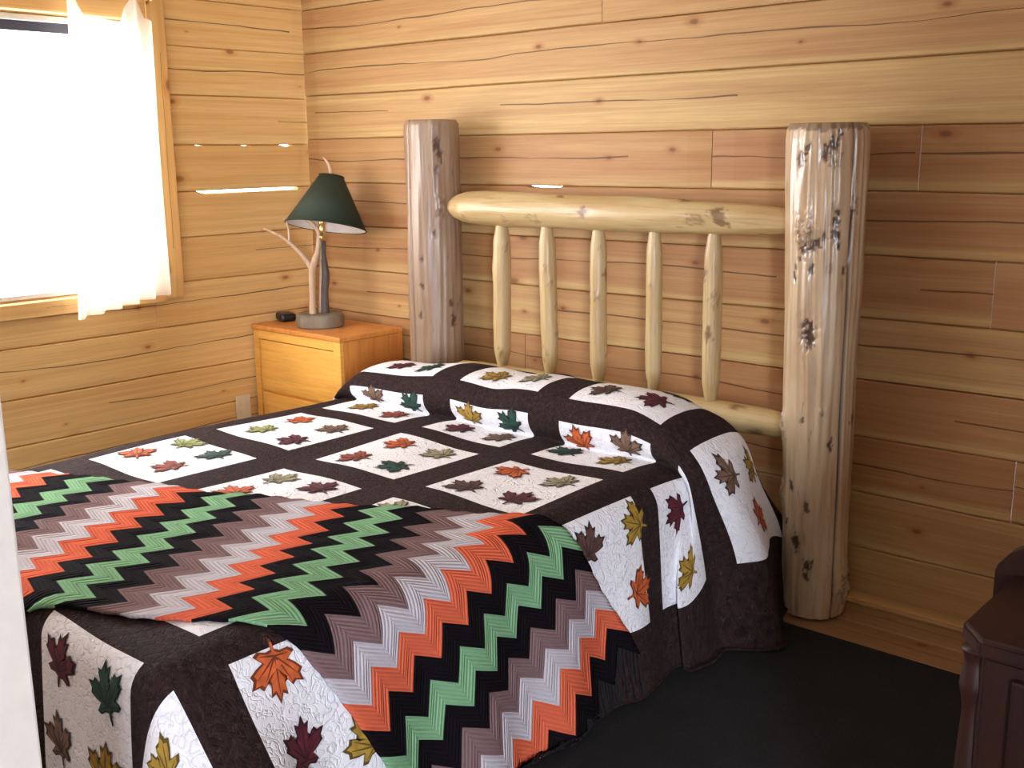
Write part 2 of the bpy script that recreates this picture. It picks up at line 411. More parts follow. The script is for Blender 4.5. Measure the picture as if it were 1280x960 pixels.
# floor boards run along the back wall; visible beyond the carpet
segs = [(WX, RX, FY + i * .14, min(FY + (i + 1) * .14, WY), random.uniform(.3, .8)) for i in range(20)]
board_wall('floor', segs, lambda a, z, d: (a, z, -d), M['wood_floor'], .03)
struct(box('floor_hall', -1.5, 4.6, -4.4, FY - .001, -.035, 0, M['plaster_dim'], bev=0))
struct(box('ceiling', WX - .05, 4.6, -4.4, WY + .04, CEIL, CEIL + .05, M['ceiling'], bev=0))
board_wall('wall_right', [(FY, WY, i * BH, min((i + 1) * BH, CEIL), random.uniform(.3, .7)) for i in range(14)], lambda a, z, d: (RX + d, a, z), M['wall'])
# partition with the doorway the picture is taken through
DX0, DX1 = -1.20, .62
bm = bmesh.new(); bm_box(bm, WX - .04, DX0 - .03, FY, FY + .11, 0, CEIL); bm_box(bm, DX1 + .03, RX, FY, FY + .11, 0, CEIL); bm_box(bm, DX0 - .03, DX1 + .03, FY, FY + .11, 2.13, CEIL)
struct(bm_obj('wall_front', bm, M['plaster']))
bm = bmesh.new(); bm_box(bm, DX0 - .03, DX0, FY - .012, FY + .122, 0, 2.13, .003); bm_box(bm, DX1, DX1 + .03, FY - .012, FY + .122, 0, 2.13, .003); bm_box(bm, DX0, DX1, FY - .012, FY + .122, 2.10, 2.13, .003)
struct(bm_obj('door_1', bm, M['white_paint']))
# the hall behind the camera
struct(box('wall_hall_left', -1.50, -1.45, -4.4, FY, 0, CEIL, M['plaster_dim'], bev=0)); struct(box('wall_hall_right', 4.55, 4.6, -4.4, FY, 0, CEIL, M['plaster_dim'], bev=0))
struct(box('wall_hall_back', -1.5, 4.6, -4.45, -4.4, 0, CEIL, M['plaster_dim'], bev=0)); struct(box('wall_hall_end', RX, 4.6, FY, FY + .05, 0, CEIL, M['plaster_dim'], bev=0))

# window: frame with dark upper sash line, sill, pane
y0, y1, z0, z1 = WIN
wf = empty('window_1', (WX, (y0 + y1) / 2, z0), None, None); tag(wf, kind='structure')
def wbox(name, a, b, c, d, e, f, mat, bev=.003):
    o = box(name, a, b, c, d, e, f, mat, wf, bev); o.matrix_parent_inverse = Matrix.Translation(-Vector(wf.location)); return tag(o, kind='structure')
bm = bmesh.new()
bm_box(bm, WX - .034, WX + .004, y0, y0 + .03, z0, z1, .003); bm_box(bm, WX - .034, WX + .004, y1 - .03, y1, z0, z1, .003)
bm_box(bm, WX - .034, WX + .004, y0, y1, z1 - .022, z1, .003); bm_box(bm, WX - .034, WX + .004, y0, y1, z0, z0 + .018, .003)
o = bm_obj('window_frame', bm, M['vinyl'], wf); o.matrix_parent_inverse = Matrix.Translation(-Vector(wf.location)); tag(o, kind='structure')
bm = bmesh.new()
for (a, b, c, d) in [(y0 + .03, y1 - .03, z1 - .058, z1 - .022), (y0 + .03, y0 + .05, z0 + .018, z1 - .058), (y1 - .05, y1 - .03, z0 + .018, z1 - .058)]: bm_box(bm, WX - .030, WX - .012, a, b, c, d, .002)
o = bm_obj('window_sash', bm, M['dark_sash'], wf); o.matrix_parent_inverse = Matrix.Translation(-Vector(wf.location)); tag(o, kind='structure')
wbox('window_pane', WX - .026, WX - .022, y0 + .04, y1 - .04, z0 + .015, z1 - .05, M['glass'], 0)
# casing boards round the window
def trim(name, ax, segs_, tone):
    return board_wall(name, segs_, ax, M['wall_gold_lit'], .012)
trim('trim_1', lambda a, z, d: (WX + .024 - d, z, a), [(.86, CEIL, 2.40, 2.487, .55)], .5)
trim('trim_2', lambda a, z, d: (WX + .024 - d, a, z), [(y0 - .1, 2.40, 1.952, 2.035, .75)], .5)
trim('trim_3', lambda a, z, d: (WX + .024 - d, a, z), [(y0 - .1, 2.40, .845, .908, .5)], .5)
# dark carpet, its edge a hand's width off the back wall
o = box('carpet', WX + .01, RX - .01, FY + .13, 2.882, .0005, .011, M['carpet'], bev=.003)
tag(o, 'dark charcoal carpet ending short of the log wall', 'carpet')
# low dark baseboard line against the wall
o = tag(board_wall('baseboard_back', [(WX + .01, RX, .001, .016, .1)], lambda a, z, d: (a, WY - .016 + d, z), M['wall'], .012))

# ------------------------------------------------------------------ the log bed
BED = empty('log_bed', (-2.27, 2.0, 0), 'rustic peeled log bed with thick posts and a spindle headboard against the back wall', 'bed')
def to_bed(o): o.parent = BED; o.matrix_parent_inverse = Matrix.Translation(-Vector(BED.location)); return o

def log(name, p0, p1, prof_, mat, na=40, nl=80, knots=(), cracks=(), lump=.03, seed=0., taper_tip=0., flute=.01, nrand=0, top_dark=0.):
    """A peeled log from p0 to p1. prof_: [(fraction, radius)]; knots: (angle, metres along, size, depth); cracks: (angle, half width, depth)."""
    p0, p1 = Vector(p0), Vector(p1); ax = (p1 - p0); L = ax.length; ax.normalize()
    a = ax.cross(Vector((0, 1, 0)) if abs(ax.y) < .9 else Vector((1, 0, 0))).normalized(); b = ax.cross(a)
    if abs(ax.z) > .9: a, b = Vector((1, 0, 0)), Vector((0, 1, 0))
    rs = random.Random(int(seed * 100) + 7); knots = list(knots) + [(rs.uniform(0, 2 * PI), rs.uniform(.05, L - .05), rs.uniform(.008, .018), rs.uniform(-.002, .005)) for _ in range(nrand)]
    V, UV, CO = [], [], []; xs = [q[0] for q in prof_]; rr = [q[1] for q in prof_]
    for i in range(nl + 1):
        f = i / nl; l = f * L; r = float(np.interp(f, xs, rr))
        for k in range(na):
            th = 2 * PI * k / na; R = r; dark = 0.
            R += r * lump * mnoise.noise(Vector((math.cos(th) * 1.3 + seed * 5, math.sin(th) * 1.3, l * 3.1)))
            R += r * flute * mnoise.noise(Vector((math.cos(th) * 9 + seed, math.sin(th) * 9, l * 2.5)))
            for (ka, kl, ks, kd) in knots:
                da = (th - ka + PI) % (2 * PI) - PI; dx = da * r; dl = l - kl
                if abs(dx) < ks * 3 and abs(dl) < ks * 4:
                    q = math.hypot(dx / (ks * .85), dl / (ks * 1.5)) + .95 * mnoise.noise(Vector((dx * 95, dl * 60, ka * 9))) + .5 * mnoise.noise(Vector((dx * 260, dl * 120, ka * 5)))
                    R += kd * math.exp(-(q / 1.3) ** 2)
                    dark = max(dark, min(1., max(0., (1.15 - q) / .35)) * (.92 if kd < 0 else .6 * min(1, max(0, (q - .35) / .3))))
            for (ca, cw, cd) in cracks:
                da = (th - ca - .10 * mnoise.noise(Vector((l * 1.1, ca * 3, seed))) + PI) % (2 * PI) - PI
                q = abs(da) / cw
                if q < 1.2: R -= cd * max(0, 1 - q); dark = max(dark, .95 if q < .75 else 0)
            if top_dark and l > L - top_dark * (1 + mnoise.noise(Vector((math.cos(th) * 4, math.sin(th) * 4, seed)))): dark = max(dark, .55)
            V.append(p0 + ax * l + a * math.cos(th) * R + b * math.sin(th) * R); UV.append((th * .1, l)); CO.append((dark, seed % 1., 0))
    nv = len(V)
    V += [p0, p1]; UV += [(0, 0), (0, L)]; CO += [(0, seed % 1., 0)] * 2
    F = grid_faces(nl + 1, na, close=True)
    for k in range(na): F.append((nv, (k + 1) % na, k)); F.append((nv + 1, nl * na + k, nl * na + (k + 1) % na))
    me = mesh_np(name, V, F, {'wood': UV}, {'knot': CO})
    bm = bmesh.new(); bm.from_mesh(me); bmesh.ops.recalc_face_normals(bm, faces=bm.faces); bm.to_mesh(me); bm.free()
    return to_bed(link(name, me, mat))

# angle towards the camera from the right post is about -64 deg, from the left one about -44 deg
ca = math.atan2(-3.03, 1.448)
def off(px): return ca + math.asin(max(-.98, min(.98, px)))      # px: -1 .. 1 across the visible face
KR = [(off(-.62), 1.395, .017, -.004), (off(-.45), 1.43, .010, -.003), (off(.12), 1.44, .016, -.004), (off(-.02), 1.415, .014, -.004), (off(.28), 1.475, .009, -.003),
      (off(-.5), 1.19, .022, .009), (off(-.5), 1.135, .014, -.004), (off(-.15), 1.16, .011, -.002), (off(-.28), 1.15, .010, -.002), (off(.0), 1.175, .010, -.002), (off(.28), 1.225, .013, -.007), (off(.26), 1.19, .014, -.003), (off(.3), 1.25, .009, -.004), (off(.32), 1.165, .012, -.003),
      (off(-.36), .90, .021, -.010), (off(-.3), .875, .014, -.004), (off(-.3), 1.085, .009, -.003), (off(.5), 1.08, .008, -.002), (off(-.74), 1.06, .010, -.003), (off(-.72), 1.09, .008, -.003),
      (off(.1), .66, .008, .004), (off(-.45), .63, .008, -.003), (off(.35), .56, .010, -.003), (off(-.75), .42, .011, -.003), (off(-.25), .36, .010, -.003), (off(-.55), .24, .014, -.004), (off(-.2), .14, .009, -.004), (off(-.85), .30, .010, -.003), (off(-.95), .60, .018, .014), (off(-.97), .38, .018, .012), (off(.93), .10, .03, .014)]
log('bed_post', (-1.430, 3.035, .011), (-1.448, 3.03, 1.508), [(0, .092), (.03, .097), (.3, .100), (.6, .110), (.97, .117), (.99, .114), (1, .106)], M['post'], 150, 300, KR, [(off(.62), .045, .022)], .05, 2.31, flute=.05, top_dark=.02, nrand=8)
cl_ = math.atan2(-3.03, 3.09)
def offl(px): return cl_ + math.asin(px)
KL = [(offl(.18), 1.46, .014, -.004), (offl(.3), 1.42, .016, -.004), (offl(.15), 1.36, .010, -.003), (offl(.3), 1.22, .02, .008), (offl(-.5), .92, .010, -.003), (offl(-.45), 1.02, .009, -.003), (offl(.62), .78, .016, -.004), (offl(.55), .84, .010, -.003), (offl(.0), 1.12, .010, -.003), (offl(-.6), .8, .01, -.003)]
log('bed_post', (-3.085, 3.035, .011), (-3.088, 3.03, 1.560), [(0, .108), (.5, .107), (.97, .106), (.99, .104), (1, .095)], M['post_left'], 100, 200, KL, [(offl(-.86), .07, .02), (offl(.93), .03, .01)], .04, 5.62, flute=.05, nrand=5)
KT = [(ca - 2.2 + 1.2 * k % 5, .18 + .13 * k, .013 + .004 * (k % 3), -.002) for k in range(9)]
log('top_rail', (-3.004, 3.03, 1.232), (-1.535, 3.03, 1.222), [(0, .012), (.012, .028), (.035, .046), (.07, .060), (.13, .0665), (.25, .062), (.38, .057), (.6, .060), (.78, .055), (.9, .047), (1, .034)], M['rail'], 60, 150, KT, (), .10, 8.14, nrand=16)
log('bottom_rail', (-2.99, 3.03, .592), (-1.52, 3.03, .588), [(0, .02), (.03, .040), (.1, .046), (.5, .048), (.9, .045), (.97, .04), (1, .03)], M['rail'], 40, 60, (), (), .06, 3.33, nrand=14)
for i, (x0, x1) in enumerate([(-2.733, -2.727), (-2.495, -2.51), (-2.274, -2.278), (-2.04, -2.046), (-1.816, -1.818)]):
    w = [.034, .031, .031, .028, .030][i]
    log('spindle', (x0, 3.03, .60), (x1, 3.03, 1.195), [(0, .015), (.06, .019), (.16, w * .95), (.35, w * 1.03), (.5, w), (.7, w * 1.02), (.86, w * .96), (.94, w * .72), (1, w * .55)], M['rail'], 28, 60, (), (), .07, 1.37 * (i + 1), nrand=7)
for x in (-2.985, -1.60): log('side_rail', (x, .98, .25), (x, 3.0, .25), [(0, .045), (.5, .048), (1, .045)], M['rail'], 24, 20, (), (), .04, x + 4)
log('foot_rail', (-2.97, 1.0, .25), (-1.62, 1.0, .25), [(0, .045), (.5, .048), (1, .045)], M['rail'], 24, 20, (), (), .04, 4.4)
for x in (-2.97, -1.64): log('foot_leg', (x, 1.03, .011), (x, 1.03, .33), [(0, .045), (1, .045)], M['rail'], 24, 12, (), (), .04, x + 9)
bm = bmesh.new(); bm_box(bm, -3.00, -1.66, .99, 2.91, .31, .545, .045, 4)
tag(bm_obj('mattress', bm, M['mattress'], smooth=True), 'white mattress lying on the log bed beneath the leaf quilt', 'mattress')

# ------------------------------------------------------------------ quilt surface: (u, v) metres of cloth -> place in the room
ZT=.561; UC=-1.656; RR=.09; UL=-3.045; RL=.07; VC=.93; RF=.06
def sstep(a,b,x):
    t=np.clip((x-a)/(b-a),0,1); return t*t*(3-2*t)
# lengthwise profile over the pillows, (v, y, z rise)
PROF=np.array([(0,0,0),(2.45,2.45,0),(2.50,2.50,-.004),(2.535,2.532,-.008),(2.565,2.512,.012),(2.60,2.494,.035),(2.645,2.490,.078),
 (2.69,2.506,.112),(2.74,2.545,.138),(2.80,2.60,.153),(2.88,2.68,.157),(2.96,2.755,.147),(3.04,2.82,.117),(3.10,2.855,.06),(3.16,2.875,.0),(3.3,2.885,-.12)])
def prof(v):
    # smooth by averaging neighbours of piecewise linear table
    y=0;z=0;n=0
    for k in (-.022,-.011,0,.011,.022):
        y=y+np.interp(v+k,PROF[:,0],PROF[:,1])-k*0; z=z+np.interp(v+k,PROF[:,0],PROF[:,2]); n+=1
    return y/n,z/n
def hang(d,r,phi):
    """outward, drop for cloth length d past the start of a rounded edge, then hanging at phi from vertical"""
    L=r*(PI/2-phi); t=np.minimum(d,L)/r
    o=r*np.sin(t); dr=r*(1-np.cos(t)); e=np.maximum(d-L,0)
    return o+e*np.sin(phi), dr+e*np.cos(phi)
def S(u,v):
    u=np.asarray(u,float); v=np.asarray(v,float)
    py,pz=prof(v)
    # pillow fullness over the width: two pillows, tapering at the outer ends
    amp=(.70*sstep(-3.15,-2.97,u)+.30*sstep(-3.0,-2.5,u))*(1-.55*sstep(-1.80,-1.50,u))
    amp=amp*(1-.06*np.exp(-((u+2.33)/.07)**2))
    pil=sstep(2.42,2.5,v)
    a=np.maximum(u-UC,0); a=a+np.maximum(a-.42,0)*(.30+.75*pil); al=np.maximum(UL-u,0); b=np.maximum(VC-v,0)
    ytop=py; ztop=ZT+pz*amp
    # soft unevenness of the top
    ztop=ztop+.004*np.sin(u*7.3+1)*np.sin(v*6.1)+.003*np.sin(u*17+v*5)
    x=np.clip(u,UL,UC); y=np.maximum(ytop,VC); z=ztop
    # right side
    corner=np.exp(-(np.maximum(v-.95,0)/.17)**2)
    phiR=np.radians(7+34*corner)
    phiR=phiR+np.radians(5)*np.exp(-((v-2.80)/.2)**2)
    d=np.hypot(a,b); th=np.arctan2(b,np.maximum(a,1e-9)); th=np.where(d<1e-9,0,th)
    w=sstep(0,1,th/(PI/2))
    phi=phiR*(1-w)+np.radians(5)*w
    r=RR*(1-w)+RF*w
    o,dr=hang(d,r,phi)
    side=sstep(.1,.45,d)
    fold=side*.014*np.sin(v*2*PI/.31+.6)*(1-w)
    foldf=side*.012*np.sin(u*2*PI/.27+.3)*w
    big=side*(.035*np.exp(-((v-2.79)/.05)**2)-.02*np.exp(-((v-2.68)/.045)**2))*(1-w)
    bul=.05*pil*sstep(.02,.16,a)*np.exp(-((v-2.85)/.2)**2)
    x=x+np.where(a+b>0,o*np.cos(th)*(a>0),0)+(fold+big+bul)*(a>0)
    y=y-np.where(b>0,o*np.sin(th),0)-foldf*(b>0)
    z=z-dr
    # cloth on the side hangs back towards its own length
    q=sstep(.1,.42,a)*pil
    y=y*(1-q)+np.maximum(v-.10,y*0+VC)*q*1+0*y
    # left side
    ol,drl=hang(al,RL,np.radians(4))
    x=x-ol; z=z-drl
    z=np.maximum(z,.022+.006*np.sin(v*23)**2)
    return np.stack([x,y,z],-1)
def N(u,v,e=.004):
    du=S(u+e,v)-S(u-e,v); dv=S(u,v+e)-S(u,v-e)
    n=np.cross(du,dv); return n/np.maximum(np.linalg.norm(n,axis=-1,keepdims=True),1e-9)

KU = [(-3.43, -3.09), (-2.995, -2.615), (-2.485, -2.145), (-2.02, -1.685), (-1.588, -1.245)]
KV = [(.555, .90), (1.015, 1.37), (1.485, 1.81), (1.925, 2.268), (2.36, 2.643), (2.735, 3.08)]
def patch(x, K):
    xs, ps = [-9], [-.0]
    xs, ps = [], []
    for i, (a, b) in enumerate(K): xs += [a, b]; ps += [i + .12, i + .88]
    xs = [K[0][0] - .1] + xs + [K[-1][1] + .1]; ps = [0.] + ps + [len(K) * 1.]
    return np.interp(x, xs, ps)
us = np.unique(np.round(np.concatenate([np.arange(-3.55, -3.10, .03), np.arange(-3.10, -1.075, .0125), [x for k in KU for x in k]]), 5))
vs = np.unique(np.round(np.concatenate([np.arange(.50, 3.17, .0125), [x for k in KV for x in k]]), 5))
def thin(a, keep):
    out = [a[0]]
    for x in a[1:]:
        if x - out[-1] < .004:
            if min(abs(x - k) for k in keep) < 1e-4: out[-1] = x
            continue
        out.append(x)
    return np.array(out)
us = thin(us, [x for k in KU for x in k]); vs = thin(vs, [x for k in KV for x in k])
UU, VV = np.meshgrid(us, vs)
P = S(UU, VV); hem = (UU > us[-1] - 1e-6)
me = mesh_np('leaf_quilt', P.reshape(-1, 3), grid_faces(len(vs), len(us)), {'patch': np.stack([patch(UU, KU), patch(VV, KV)], -1).reshape(-1, 2), 'cloth': np.stack([UU, VV], -1).reshape(-1, 2)})
QUILT = link('leaf_quilt', me, M['quilt'])
tag(QUILT, 'patchwork quilt of white squares with autumn leaves in dark brown borders, covering the bed', 'quilt')
sol = QUILT.modifiers.new('thickness', 'SOLIDIFY'); sol.thickness = .006; sol.offset = -1

LP = [(0, .50), (.07, .34), (.16, .38), (.13, .20), (.20, .14), (.27, .26), (.34, .20), (.48, .23), (.42, .10), (.46, .03), (.33, -.07), (.22, -.13), (.35, -.24), (.26, -.30), (.12, -.27), (.03, -.30), (.022, -.47), (0, -.48)]
LP = LP + [(-x, y) for x, y in LP[-2:0:-1]]
def leaf(u, v, kind, ang, size=.118):
    ca_, sa = math.cos(ang), math.sin(ang); V2, F, MI, H = [], [], [], []
    def add(pts, h):
        b = len(V2)
        for x, y in pts: V2.append((u + size * (x * ca_ - y * sa), v + size * (x * sa + y * ca_))); H.append(h)
        return b
    n = len(LP)
    for sc_, h, mi in ((1., .0022, 1), (.86, .0034, 0)):
        c = add([(0, -.03)], h); rings = []
        for f in (.34, .68, 1.): rings.append(add([(x * f * sc_, (y + .03) * f * sc_ - .03) for x, y in LP], h))
        for k in range(n):
            F.append((c, rings[0] + k, rings[0] + (k + 1) % n)); MI.append(mi)
            for q in (0, 1): F.append((rings[q] + k, rings[q + 1] + k, rings[q + 1] + (k + 1) % n, rings[q] + (k + 1) % n)); MI.append(mi)
    for tx, ty in ((0, .40), (.24, .18), (-.24, .18), (.36, .10), (-.36, .10), (.24, -.22), (-.24, -.22)):
        L = math.hypot(tx, ty + .2); nx, ny = -(ty + .2) / L * .012, tx / L * .012
        b = add([(0 + nx, -.2 + ny), (0 - nx, -.2 - ny), (tx * .5 - nx, (ty - .2) * .5 - ny), (tx * .5 + nx, (ty - .2) * .5 + ny), (tx - nx * .3, ty - ny * .3), (tx + nx * .3, ty + ny * .3)], .0042)
        F += [(b, b + 1, b + 2, b + 3), (b + 3, b + 2, b + 4, b + 5)]; MI += [1, 1]
    A = np.array(V2); P_ = S(A[:, 0], A[:, 1]) + N(A[:, 0], A[:, 1]) * np.array(H)[:, None]
    me = mesh_np('leaf_applique', P_, F, mi=MI, smooth=True)
    o = link('leaf_applique', me, [M['leaf' + kind], M['stitch' + kind]], QUILT)
    o['label'] = {'O': 'orange', 'M': 'maroon', 'G': 'dark green', 'Y': 'golden yellow', 'T': 'taupe', 'B': 'brown', 'R': 'rust red', 'P': 'beige', 'L': 'lime green'}[kind] + ' stitched maple leaf'
D = math.radians
LEAVES = [('O', -2.93, 1.605, 60), ('L', -2.91, 1.765, 20), ('R', -2.745, 1.60, 130), ('G', -2.74, 1.75, 80), ('O', -2.90, 2.19, -20), ('L', -2.89, 2.03, 100), ('T', -2.70, 2.17, 80), ('M', -2.69, 2.00, 120),
 ('O', -2.40, 1.585, 70), ('P', -2.40, 1.735, 0), ('M', -2.23, 1.735, 70), ('O', -2.39, 2.175, 110), ('R', -2.395, 2.00, 100), ('P', -2.235, 2.19, 80), ('G', -2.235, 2.01, 150),
 ('O', -1.94, 2.185, 160), ('B', -1.94, 1.995, 70), ('P', -1.77, 2.19, 80), ('M', -1.775, 2.02, 0), ('P', -1.95, 1.745, 90), ('P', -2.23, 1.57, 0), ('B', -1.77, 1.72, 0),
 ('Y', -2.87, 2.45, 80), ('R', -2.70, 2.44, 100), ('T', -2.87, 2.605, 10), ('G', -2.68, 2.60, 40), ('M', -2.385, 2.435, 100), ('T', -2.22, 2.445, 80), ('Y', -2.40, 2.595, 0), ('G', -2.225, 2.595, 50),
 ('G', -1.96, 2.455, 60), ('Y', -1.775, 2.445, 90), ('O', -1.945, 2.585, 20), ('T', -1.77, 2.60, 0), ('G', -2.70, 2.82, 80), ('Y', -2.39, 2.82, 80), ('P', -2.225, 2.83, 80), ('M', -2.86, 2.83, 80),
 ('B', -1.945, 2.83, 90), ('M', -1.77, 2.835, 120), ('G', -1.77, 2.98, 60), ('T', -2.38, 2.99, 60), ('O', -2.22, 2.98, 60),
 ('Y', -1.52, 2.245, 160), ('B', -1.515, 2.05, 70), ('O', -1.345, 2.235, 10), ('M', -1.50, 2.445, 200), ('Y', -1.335, 2.535, 150),
 ('T', -1.50, 2.82, 170), ('Y', -1.49, 2.99, 150), ('O', -1.345, 2.90, 10),
 ('O', -1.545, 1.10, -100), ('M', -1.385, 1.115, 80), ('B', -1.50, 1.28, 120), ('Y', -1.34, 1.28, 120),
 ('M', -1.94, .82, -10), ('G', -1.765, .82, 20), ('T', -1.955, .65, 10), ('Y', -1.77, .665, 0), ('Y', -1.50, .80, 120), ('G', -2.38, .8, 0), ('O', -2.22, .8, 20), ('O', -3.0 + .07, 1.36 - .07, 0), ('T', -2.7, 1.3, 60)]
LEAVES = [(k, max(u, -9), v, a) for k, u, v, a in LEAVES]
for k, u, v, a in LEAVES: leaf(u, v, k, D(a), .125)

# ------------------------------------------------------------------ crocheted ripple blanket laid askew over the foot of the bed
ANG = D(27.5); E1 = np.array([math.cos(ANG), math.sin(ANG)]); E2 = np.array([math.sin(ANG), -math.cos(ANG)]); O0 = np.array([-1.225, 2.178])
AMP, TOOTH, TW = .030, .0997, .755
def tri(x): x = np.abs((x % 1.) - .5) * 2; return x * 2 - 1          # +1 at whole numbers
def t_end(s): return np.interp(-s, [0, .8, 1.1, 1.25, 1.5, 3], [TW, TW, TW + .028, TW + .02, TW, TW])
def t_start(s): return np.interp(-s, [0, .43, .77, 1.03, 1.26, 1.46, 1.65, 1.9, 2.3], [.0, .02, .055, .055, .035, .02, -.015, -.04, -.05])
def afghan_pt(row, t):
    """row: metres across the rows from the bottom edge, t: along a row -> u, v"""
    s = -row + AMP * tri(t / TOOTH)
    tt = t_start(s) * (1 - t / TW) + t * t_end(s) / TW
    return O0[0] + E1[0] * s + E2[0] * tt, O0[1] + E1[1] * s + E2[1] * tt
rows = np.arange(0, 2.62, .0747 / 5); ts = np.arange(0, TW + .002, TOOTH / 8)
TT, RW = np.meshgrid(ts, rows)
u_, v_ = afghan_pt(RW, TT); P = S(u_, v_); nn = N(u_, v_, .02)
ridge = .0022 * np.cos(RW / .01245 * 2 * PI * .2)
P = P + nn * (.0105 + ridge + .003 * np.sin(u_ * 21) * np.sin(v_ * 17))[..., None]
P[..., 2] = np.maximum(P[..., 2], .014)
me = mesh_np('ripple_blanket', P.reshape(-1, 3), grid_faces(len(rows), len(ts), flip=False), {'rows': np.stack([TT, RW], -1).reshape(-1, 2)})
bm = bmesh.new(); bm.from_mesh(me); bm.normal_update()
if sum(f.normal.z for f in bm.faces) < 0: bmesh.ops.reverse_faces(bm, faces=bm.faces)
bm.to_mesh(me); bm.free()
AF = link('ripple_blanket', me, M['afghan'])
tag(AF, 'crocheted zigzag blanket of orange, green, black and mauve over the bed foot', 'blanket')
sol = AF.modifiers.new('thickness', 'SOLIDIFY'); sol.thickness = .006; sol.offset = -1
# short fringe on the bottom row
V, F = [], []
for k in range(96):
    t = TW * (k + .5) / 96; u1, v1 = [float(x) for x in afghan_pt(0., t)]
    ln = random.uniform(.07, .12); dx = random.uniform(-.012, .012)
    pts = []
    for q in range(5):
        f = q / 4; uq, vq = u1 + ln * f * .9, v1 + dx * f
        p = S(uq, vq) + N(uq, vq, .01) * (.009 + .012 * f * f); pts.append(p)
    b = len(V)
    for q, p in enumerate(pts):
        r = .0032 * (1 - .3 * q / 4)
        for a in range(5): V.append((p[0] + r * math.cos(a * 1.2566), p[1] + r * math.sin(a * 1.2566), max(p[2], .016)))
    for q in range(4):
        for a in range(5): F.append((b + q * 5 + a, b + q * 5 + (a + 1) % 5, b + (q + 1) * 5 + (a + 1) % 5, b + (q + 1) * 5 + a))
fr = link('fringe', mesh_np('fringe', V, F), M['fringe'], AF); fr['kind'] = 'stuff'; fr['label'] = 'black yarn fringe'

# ------------------------------------------------------------------ nightstand
NX0, NX1, NY0, NY1, NZ = -4.041, -3.435, 2.815, 3.160, .700
NS = empty('nightstand', ((NX0 + NX1) / 2, (NY0 + NY1) / 2, 0), 'orange pine nightstand in the corner beside the bed, with the green shaded lamp', 'nightstand')
def sub(par, o):
    o.parent = par; o.matrix_parent_inverse = Matrix.Translation(-Vector(par.location)); return o
bm = bmesh.new()
bm_box(bm, NX0 + .008, NX1 - .008, NY0 + .02, NY1, .06, NZ - .022, .003)
bm_box(bm, NX0 + .008, NX1 - .008, NY0 + .05, NY1, .0115, .06, .003)
for i in range(1): pass
sub(NS, bm_obj('body', bm, M['ns']))
# side panel of upright boards
bm = bmesh.new()
for k in range(4):
    a = NY0 + .022 + k * .083; bm_box(bm, NX1 - .010, NX1 - .003, a, a + .081, .06, NZ - .024, .0015)
sub(NS, bm_obj('side_panel', bm, M['ns_side']))
sub(NS, box('top', NX0, NX1 + .006, NY0 - .006, NY1 + .002, NZ - .022, NZ, M['ns_side'], bev=.006))
# front frame and two drawers
bm = bmesh.new(); fy = NY0 + .002
bm_box(bm, NX0 + .006, NX0 + .040, fy, fy + .02, .03, NZ - .023, .002); bm_box(bm, NX1 - .048, NX1 - .004, fy, fy + .02, .03, NZ - .023, .003)
bm_box(bm, NX0 + .04, NX1 - .048, fy, fy + .02, NZ - .062, NZ - .023, .002); bm_box(bm, NX0 + .04, NX1 - .048, fy, fy + .02, .03, .075, .002)
sub(NS, bm_obj('front_frame', bm, M['ns']))
for (a, b) in ((.405, NZ - .066), (.079, .395)):
    dr = sub(NS, box('drawer', NX0 + .044, NX1 - .052, fy + .004, fy + .022, a, b, M['ns'], bev=.006))
    cx, cz = (NX0 + NX1) / 2, (a + b) / 2
    if a < .2:
        bm = bmesh.new(); bmesh.ops.create_uvsphere(bm, u_segments=16, v_segments=10, radius=.014, matrix=Matrix.Translation((cx, fy - .008, cz)))
        kb = bm_obj('knob', bm, M['ns_side'], dr, True)
        kb.matrix_parent_inverse = Matrix.Identity(4)

# ------------------------------------------------------------------ lamp
LX, LY, LZ = -3.738, 2.962, NZ + .0005
LA = empty('table_lamp', (LX, LY, LZ), 'table lamp of forked branches with a tilted dark green shade', 'lamp')
# wooden slice base
V, F = [], []; prf = [(0, 0), (.098, 0), (.103, .006), (.104, .030), (.102, .050), (.094, .058), (0, .059)]
for r, z in prf[1:-1]:
    for k in range(40):
        th = 2 * PI * k / 40; rr = r * (1 + .025 * math.sin(th * 3 + 1)); V.append((rr * math.cos(th), rr * math.sin(th), z))
F = grid_faces(5, 40, close=True); F.append(tuple(range(40))[::-1]); F.append(tuple(range(160, 200)))
link('base', mesh_np('base', V, F, smooth=False), M['lampbase'], LA)
# local axes: camera-right direction at the lamp and up
cr = Vector((.75, .66, 0)).normalized(); tw = Vector((.78, -.62, 0)).normalized()
def lp(a, b, h): return cr * a + tw * b + Vector((0, 0, h))      # a: to the right as seen, b: towards the viewer
def limb(name, pts, rad, mat):
    p, r = smooth_path([lp(*q) for q in pts], rad, 5); return tube(name, p, r, mat, LA, 12, wob=.12)
limb('branch', [(-.032, .02, .050), (-.030, .02, .12), (-.028, .02, .20), (-.022, .02, .262), (.000, .015, .32), (.012, .01, .385), (.004, .01, .42), (-.035, .015, .462), (-.075, .02, .475), (-.115, .02, .478)], [.017, .0145, .0150, .0165, .012, .012, .010, .0085, .007, .004], M['drift'])
limb('branch', [(-.024, .02, .25), (-.060, .025, .305), (-.105, .03, .355), (-.150, .03, .392), (-.19, .03, .412), (-.225, .03, .428)], [.014, .0105, .009, .0075, .006, .003], M['drift'])
limb('twig', [(-.118, .03, .365), (-.116, .03, .41), (-.124, .03, .452), (-.134, .03, .470)], [.007, .0055, .0045, .0025], M['drift'])
limb('branch', [(.020, -.005, .050), (.022, -.005, .15), (.030, -.005, .22), (.024, -.005, .30), (.026, -.005, .38)], [.021, .018, .019, .014, .013, .012], M['bark'])
